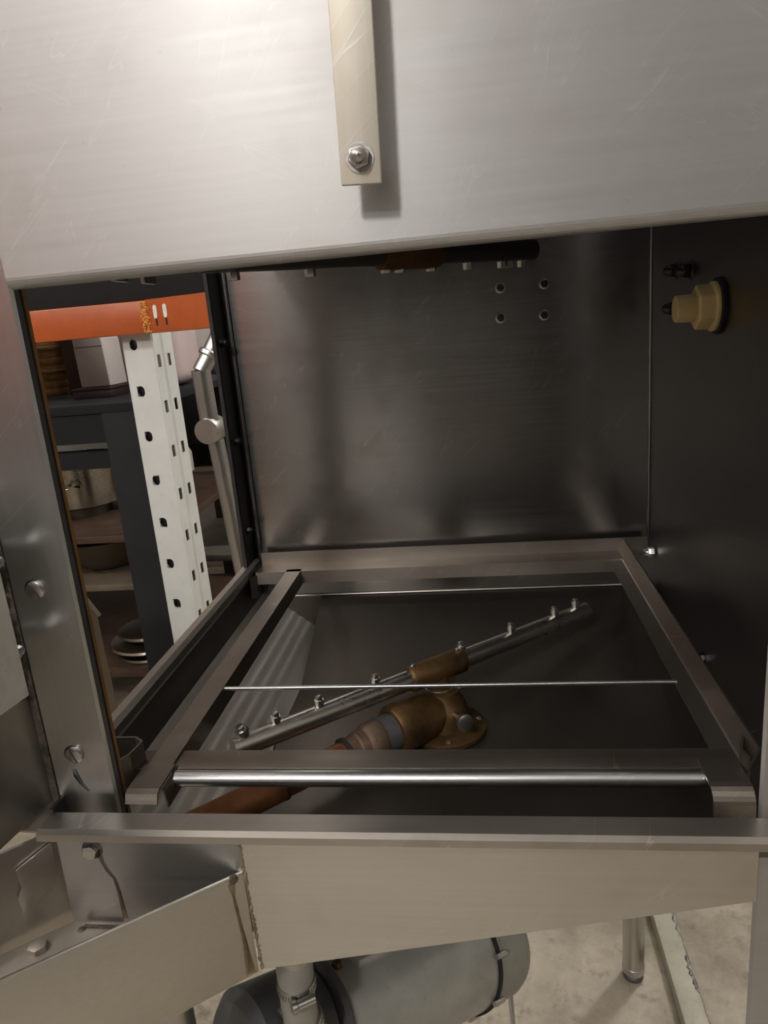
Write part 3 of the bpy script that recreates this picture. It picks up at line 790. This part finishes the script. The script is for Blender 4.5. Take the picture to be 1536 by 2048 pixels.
# ================================================================== PALLET RACK OUTSIDE THE LEFT OPENING
def perforated(mb, o, du, z0, z1, width, holes):
    """sheet strip from o along du (unit) with holes (u, z, half width, half height, rounded)"""
    o = V(o); du = V(du)
    us = sorted({0.0, width} | {round(h[0] - h[2], 5) for h in holes} | {round(h[0] + h[2], 5) for h in holes})
    zs = sorted({z0, z1} | {round(h[1] - h[3], 5) for h in holes} | {round(h[1] + h[3], 5) for h in holes})
    def P(u, z): return o + du*u + V((0, 0, z))
    for a, b in zip(us, us[1:]):
        for c, d in zip(zs, zs[1:]):
            h = next((h for h in holes if abs((a + b)/2 - h[0]) < h[2] and abs((c + d)/2 - h[1]) < h[3]), None)
            if h is None:
                mb.add([P(a, c), P(b, c), P(b, d), P(a, d)], [(0, 1, 2, 3)])
            elif h[4] and abs((b - a) - 2*h[2]) < 1e-4:
                r = h[2]
                for cu, su in ((a, 1), (b, -1)):
                    for cz, sz in ((c, 1), (d, -1)):
                        arc = [P(cu + su*(r - r*math.cos(t)), cz + sz*(r - r*math.sin(t))) for t in (0, PI/8, PI/4, 3*PI/8, PI/2)]
                        mb.add([P(cu, cz)] + arc, [tuple(range(6))])
def solidify(o, th):
    md = o.modifiers.new('thickness', 'SOLIDIFY'); md.thickness = th; md.offset = -1
PR = thing('pallet_rack', 'white perforated pallet rack upright with orange beams outside the left opening', 'pallet rack', (-.72, 1.56, 0))
UZ = 2.5
zov = [.486 + .1*k for k in range(-4, 20)]
mb = MB()
perforated(mb, (-.755, 1.53, 0), (1, 0, 0), 0.0, UZ, .066, [(.0235, z, .0085, .0115, True) for z in zov])
zsl = [1.048 + .1*k for k in range(-10, 15)]
perforated(mb, (-.689, 1.53, 0), (0, 1, 0), 0.0, UZ, .036, [(.016, z, .0085, .0135, False) for z in zsl])
mb.add([(-.689, 1.566, 0), (-.694, 1.572, 0), (-.694, 1.572, UZ), (-.689, 1.566, UZ)], [(0, 1, 2, 3)])
mb.add([(-.694, 1.572, 0), (-.689, 1.578, 0), (-.689, 1.578, UZ), (-.694, 1.572, UZ)], [(0, 1, 2, 3)])
perforated(mb, (-.689, 1.578, 0), (0, 1, 0), 0.0, UZ, .052, [(.022, z, .0085, .0135, False) for z in zsl])
mb.add([(-.700, 1.63, 0), (-.689, 1.63, 0), (-.689, 1.63, UZ), (-.700, 1.63, UZ)], [(0, 1, 2, 3)])
mb.add([(-.755, 1.53, 0), (-.755, 1.63, 0), (-.755, 1.63, UZ), (-.755, 1.53, UZ)], [(0, 1, 2, 3)])
up = mb.build('upright', 'whitepaint', PR, merge=True, flat=True, label='white upright with round-ended holes and paired slots')
up.data.materials.clear(); up.data.materials.append(M['darkgrey']); up.data.materials.append(M['whitepaint'])   # dark inside stands for shade in the holes, white outside
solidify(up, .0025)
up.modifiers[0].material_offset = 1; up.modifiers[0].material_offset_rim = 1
MB().box((-.775, 1.505, 0), (-.665, 1.65, .006)).build('foot_plate', 'whitepaint', PR)
# beams
MB().bar((-2.0, 1.505, 1.1405), (-.668, 1.505, 1.1405), .066, .036, up=(0, 1, 0)).build('beam', 'orange', PR, bevel=.003, label='orange painted rack beam')
q0, q1 = V((-.666, 1.500, 1.1405)), V((-.30, 1.345, 1.1405))
MB().bar(q0, q1, .068, .036, up=(.40, .92, 0)).build('beam', 'orange', PR, bevel=.003, label='orange painted rack beam reaching behind the machine')
bd = (q1 - q0).normalized(); bn = V((bd.y, -bd.x, 0)).normalized()
if bn.y > 0: bn = -bn
for t in (.030, .058):
    c = q0 + bd*t + bn*.0182
    mb = MB()
    pts = []
    for k in range(16):
        a = 2*PI*k/16
        pts.append(c + bd*.0052*math.cos(a) + V((0, 0, .008 + math.copysign(.0085, math.sin(a)) + .005*math.sin(a))))
    mb.prism(pts, bn*.0012)
    mb.build('hook', 'flake', PR)
    MB().prism([c + bd*u + V((0, 0, z)) for u, z in ((-.002, -.020), (.002, -.020), (.002, -.006), (-.002, -.006))], bn*.0008).build('hook_slot', 'blackgap', PR)
mb = MB(); random.seed(21)
for k in range(150):
    c = q0 + bd*random.gauss(-.001, .0055) + bn*.0185 + V((0, 0, random.uniform(-.032, .031)))
    r = random.uniform(.0012, .0034)
    mb.lathe(c, bn + V((random.uniform(-.5, .5), 0, random.uniform(-.5, .5))), [(0, r), (r*.6, r*.8), (r*.9, r*.3)], 6)
fk = mb.build('flaking_paint', 'orangechip', PR); fk['kind'] = 'stuff'
# black board standing on the beam
bb = tag(MB().box((-2.0, 1.50, 1.1745), (-.30, 1.52, 1.75)).build('shelf_board', 'boardblack', bevel=.001), 'black board standing on the orange rack beam', 'board')

# second rack, plus shelving, freezer and crates added for their reflections; all out of view
PR2 = thing('pallet_rack', 'orange and white pallet rack beside the viewer', 'pallet rack', (-1.7, -1.0, 0))
for x in (-2.45, -.88):
    MB().box((x, -1.10, 0), (x + .08, -1.02, 1.85)).build('upright', 'whitepaint', PR2, bevel=.002)
for z in (.30, 1.02):
    MB().box((-2.37, -1.06, z), (-.88, -1.02, z + .11)).build('beam', 'orange', PR2, bevel=.003)
for k, x in enumerate((-2.10, -1.55)):  # crates added to put an orange reflection on the hood
    c = thing('reflection_crate', ('orange crate added for reflections at the wall end of the rack beside the viewer', 'orange crate added for reflections at the aisle end of the rack beside the viewer')[k], 'crate', (x + .25, -1.25, 1.13), 'orange crates added for reflections')
    MB().box((x, -1.40, 1.131), (x + .50, -1.03, 1.62)).build('body', 'orange', c, bevel=.01)
    MB().box((x - .01, -1.41, 1.62), (x + .51, -1.025, 1.65)).build('rim', 'orange', c, bevel=.005)
fz_ = thing('reflection_freezer', 'unseen white chest freezer added behind the viewer for its reflection', 'freezer', (-.88, -3.0, 0))  # white box added for a bright patch on the rear wall
MB().box((-1.30, -3.30, .03), (-.46, -2.70, .50)).build('body', 'whitepaint', fz_, bevel=.01)
MB().box((-1.31, -3.31, .51), (-.45, -2.69, .57)).build('lid', 'whitepaint', fz_, bevel=.012)
MB().box((-1.26, -3.26, 0), (-.50, -2.74, .03)).build('plinth', 'blackpaint', fz_)
sh = thing('reflection_shelving', 'unseen black shelving added behind the viewer for dark reflections', 'shelving', (1.2, -2.6, 0))  # dark shape added for dark bands in the steel
for x in (.35, 1.95):
    MB().box((x, -2.85, 0), (x + .05, -2.4, 2.2)).build('side', 'blackpaint', sh)
for z in (.1, .6, 1.1, 1.6, 2.15):
    MB().box((.40, -2.85, z), (1.95, -2.4, z + .03)).build('shelf', 'blackpaint', sh)
MB().box((.35, -2.87, 0), (2.0, -2.85, 2.2)).build('back_board', 'boardblack', sh)

# ================================================================== BLACK TABLE AND THE GOODS BEHIND THE OPENING
TB = thing('work_table', 'black work table with square legs behind the white upright', 'table', (-1.4, 1.9, 0))
MB().box((-2.2, 1.62, .935), (-.79, 2.45, .957)).build('table_top', 'blackpaint', TB, bevel=.002)
MB().box((-2.2, 1.625, .865), (-.792, 1.665, .935)).build('apron_rail', 'blackpaint', TB)
for x in (-.885, -2.2):
    for y in (1.62, 2.37):
        MB().box((x, y, 0), (x + .085, y + .07, .936)).build('leg', 'darkgrey', TB, bevel=.003)
MB().box((-2.12, 1.64, .800), (-.885, 1.68, .842)).build('stretcher', 'blackpaint', TB)
MB().box((-2.18, 1.67, .60), (-.81, 2.42, .62)).build('shelf', 'darkwood', TB, bevel=.002)
MB().box((-2.18, 1.67, .22), (-.81, 2.42, .24)).build('shelf', 'darkwood', TB, bevel=.002)
zt2 = .957
# wicker basket roll
bk = thing('wicker_basket', 'tall brown wicker basket on the black table', 'basket', (-1.225, 2.0, zt2))
mb = MB()
for k in range(9):
    z = zt2 + k*.022; r = .040 + .016*min(1, k/6)
    mb.lathe((-1.235, 2.04, z), (0, 0, 1), [(0, r - .003), (.006, r), (.016, r + .001), (.022, r - .002)], 26)
mb.build('woven_body', 'wicker', bk, merge=True)
for k in (3, 6):
    r = .041 + .016*min(1, k/6)
    MB().lathe((-1.235, 2.04, zt2 + k*.022), (0, 0, 1), [(0, r + .003), (.006, r + .005), (.010, r + .003)], 26).build('band', 'wicker', bk)
sl = thing('wooden_stave', 'dark brown plank leaning beside the wicker basket', 'plank', (-1.14, 1.96, zt2))
MB().box((-1.170, 1.99, zt2), (-1.118, 2.03, zt2 + .24)).build('plank_body', 'darkwood', sl, bevel=.003)
MB().box((-1.170, 1.987, zt2 + .18), (-1.118, 1.99, zt2 + .19)).build('nail_strip', 'maroon', sl)
mbx = thing('flat_box', 'flat dark maroon box under the pale carton', 'box', (-1.08, 1.86, zt2))
MB().box((-1.050, 1.80, zt2), (-.945, 1.95, zt2 + .020)).build('base', 'maroon', mbx, bevel=.002)
MB().box((-1.053, 1.797, zt2 + .020), (-.942, 1.953, zt2 + .027)).build('lid', 'maroon', mbx, bevel=.002)
bxw = thing('carton', 'upright pale carton standing on the flat maroon box', 'carton', (-1.06, 1.87, zt2 + .027))
MB().prism([(-1.040, 1.83, zt2 + .028), (-.958, 1.83, zt2 + .028), (-.962, 1.83, zt2 + .150), (-1.000, 1.83, zt2 + .185), (-1.044, 1.83, zt2 + .20)], (0, .10, 0)).build('body', 'cardboard', bxw, bevel=.003)
MB().box((-1.040, 1.8285, zt2 + .13), (-.962, 1.83, zt2 + .132)).build('flap_line', 'wood', bxw)
tk = thing('plastic_tank', 'rounded pinkish plastic tank beside the pale carton', 'container', (-.93, 1.97, zt2))
MB().box((-1.015, 1.96, zt2 + .004), (-.82, 2.16, zt2 + .30)).build('body', 'pinkish', tk, bevel=.04, seg=5)
MB().lathe((-.92, 2.06, zt2 + .29), (0, 0, 1), [(0, .04), (.02, .04), (.024, .036)], 22).build('cap', 'cream', tk)
cj = thing('canister', 'cream canister on the black table beside the post', 'canister', (-1.36, 2.05, zt2))
MB().lathe((-1.40, 2.18, zt2), (0, 0, 1), [(0, .085), (.01, .09), (.19, .09), (.21, .06)], 28).build('body', 'cream', cj)
MB().lathe((-1.40, 2.18, zt2 + .21), (0, 0, 1), [(0, .05), (.025, .05), (.03, .045)], 24).build('lid', 'cream', cj)
# lower shelf: pots, bowls, lids
zs = .62
pt = thing('cooking_pot', 'shiny steel cooking pot on the table shelf', 'pot', (-1.15, 1.93, zs))
MB().lathe((-1.155, 1.93, zs + .03), (0, 0, 1), [(0, .10), (.005, .108), (.13, .112), (.134, .116), (.138, .112), (.134, .108), (.02, .10)], 40).build('body', 'potsteel', pt)
MB().lathe((-1.155, 1.93, zs), (0, 0, 1), [(0, .075), (.03, .08)], 32).build('base_ring', 'bowlsteel', pt)
MB().tube([(-1.10, 1.84, zs + .10), (-1.085, 1.80, zs + .105), (-1.115, 1.79, zs + .105), (-1.13, 1.825, zs + .10)], .005, 10).build('handle', 'potsteel', pt)
wj = thing('jar', 'pale jar beside the steel cooking pot', 'jar', (-1.0, 1.98, zs))
MB().lathe((-1.005, 1.98, zs), (0, 0, 1), [(0, .038), (.005, .042), (.11, .042), (.13, .032)], 24).build('body', 'cream', wj)
MB().lathe((-1.005, 1.98, zs + .13), (0, 0, 1), [(0, .034), (.025, .034), (.028, .03)], 24).build('lid', 'cardboard', wj)
bl = thing('mixing_bowl', 'dull steel mixing bowl on the middle table shelf', 'bowl', (-1.03, 1.84, .48))
MB().lathe((-1.06, 1.84, .486), (0, 0, 1), [(0, .045), (.006, .06), (.04, .105), (.09, .13), (.095, .136), (.098, .132), (.09, .125), (.04, .10), (.01, .05)], 40).build('body', 'bowlsteel', bl)
MB().lathe((-1.06, 1.84, .480), (0, 0, 1), [(0, .05), (.006, .05)], 28).build('foot_ring', 'bowlsteel', bl)
MB().box((-2.18, 1.69, .462), (-.89, 2.1, .480)).build('shelf', 'wood', TB, bevel=.002, label='worn wooden middle shelf board')
for k, (r, z, mt) in enumerate(((.095, .24, 'bowlsteel'), (.11, .270, 'potsteel'), (.085, .300, 'bowlsteel'))):
    ld = thing('pot_lid', ('dull steel pot lid at the bottom of the lid pile', 'bright steel pot lid in the middle of the lid pile', 'small dull steel pot lid on top of the lid pile')[k], 'lid', (-.95, 1.80, z), 'pot lids piled on the lower table shelf')
    MB().lathe((-.955, 1.80, z), (0, 0, 1), [(0, r), (.004, r + .003), (.010, r), (.016, r*.7), (.020, r*.2)], 34).build('dome', mt, ld)
    MB().lathe((-.955, 1.80, z + .019), (0, 0, 1), [(0, .006), (.004, .006), (.006, .010), (.010, .008)], 14).build('knob', mt, ld)
# bent sheet leaning just outside the machine
bs = thing('bent_sheet', 'bent galvanised sheet leaning outside the left post', 'sheet metal', (-.80, 1.2, 0))
MB().prism([(-.92, 1.19, .66), (-.775, 1.19, .67), (-.733, 1.19, .60), (-.735, 1.21, 0.0), (-.92, 1.21, 0.0)], (0, .003, 0)).build('panel', 'bowlsteel', bs)
MB().prism([(-.777, 1.189, .672), (-.771, 1.189, .672), (-.729, 1.189, .60), (-.735, 1.189, .60)], (0, .012, 0)).build('folded_edge', 'bowlsteel', bs)

# things seen between the white upright and the rear post
gp = thing('grey_cabinet', 'pale grey cabinet behind the lift lever', 'cabinet', (-1.15, 3.2, 0))
MB().box((-1.42, 3.2, .0), (-.70, 3.55, 1.45)).build('body', 'pinkish', gp, bevel=.004)
MB().box((-1.40, 3.192, .06), (-1.07, 3.2, 1.43)).build('door', 'cardboard', gp, bevel=.002)
MB().box((-1.055, 3.192, .06), (-.72, 3.2, 1.43)).build('door', 'cardboard', gp, bevel=.002)
tl2 = thing('side_bench', 'low wooden bench behind the lift lever', 'bench', (-1.0, 2.8, 0))
MB().box((-1.20, 2.52, .585), (-.60, 3.1, .607)).build('bench_top', 'wood', tl2, bevel=.003)
MB().box((-1.20, 2.54, .52), (-.60, 2.56, .585)).build('bench_rail', 'darkwood', tl2)
MB().box((-1.22, 2.50, .26), (-.58, 3.1, .285)).build('lower_shelf', 'ply', tl2, bevel=.003)
for x in (-1.20, -.64):
    for y in (2.57, 3.04):
        MB().box((x, y, 0), (x + .04, y + .04, .585)).build('leg', 'darkwood', tl2)
bkm = thing('motor_unit', 'black rounded machine on the low bench behind the lever', 'machine', (-1.0, 2.7, .607))
MB().lathe((-1.02, 2.58, .920), (0, 1, 0), [(0, .080), (.004, .088), (.26, .088), (.264, .08)], 32).build('drum', 'blackpaint', bkm)
MB().box((-1.14, 2.57, .70), (-.90, 2.85, .915)).build('body', 'blackpaint', bkm, bevel=.006)
for x in (-1.11, -.96):
    MB().box((x, 2.60, .607), (x + .03, 2.82, .70)).build('leg', 'blackpaint', bkm)
wc_ = thing('white_bottle', 'small white bottle on the low bench beside the upright', 'bottle', (-1.085, 2.54, .607))
MB().lathe((-1.085, 2.545, .607), (0, 0, 1), [(0, .020), (.003, .022), (.07, .022), (.09, .012)], 18).build('body', 'cream', wc_)
MB().lathe((-1.085, 2.545, .697), (0, 0, 1), [(0, .011), (.02, .010), (.024, .006)], 14).build('cap', 'flake', wc_)
tr = thing('tyre', 'black rubber tyre standing in the shade in front of the bench', 'tyre', (-.74, 2.2, .0))
mb = MB()
vs = []; fs = []; n, k2 = 32, 10
TX, TY = -.58, 2.2
for i in range(n):
    for j in range(k2):
        a, b = 2*PI*i/n, 2*PI*j/k2
        vs.append((TX + (.14 + .05*math.cos(b))*math.cos(a), TY + .045*math.sin(b), .192 + (.14 + .05*math.cos(b))*math.sin(a)))
for i in range(n):
    for j in range(k2):
        fs.append((i*k2 + j, i*k2 + (j+1) % k2, ((i+1) % n)*k2 + (j+1) % k2, ((i+1) % n)*k2 + j))
mb.add(vs, fs).build('tread', 'rubber', tr)
MB().lathe((TX, TY - .025, .192), (0, 1, 0), [(0, .085), (.01, .092), (.04, .092), (.05, .085)], 30).build('wheel_rim', 'pumpdark', tr)
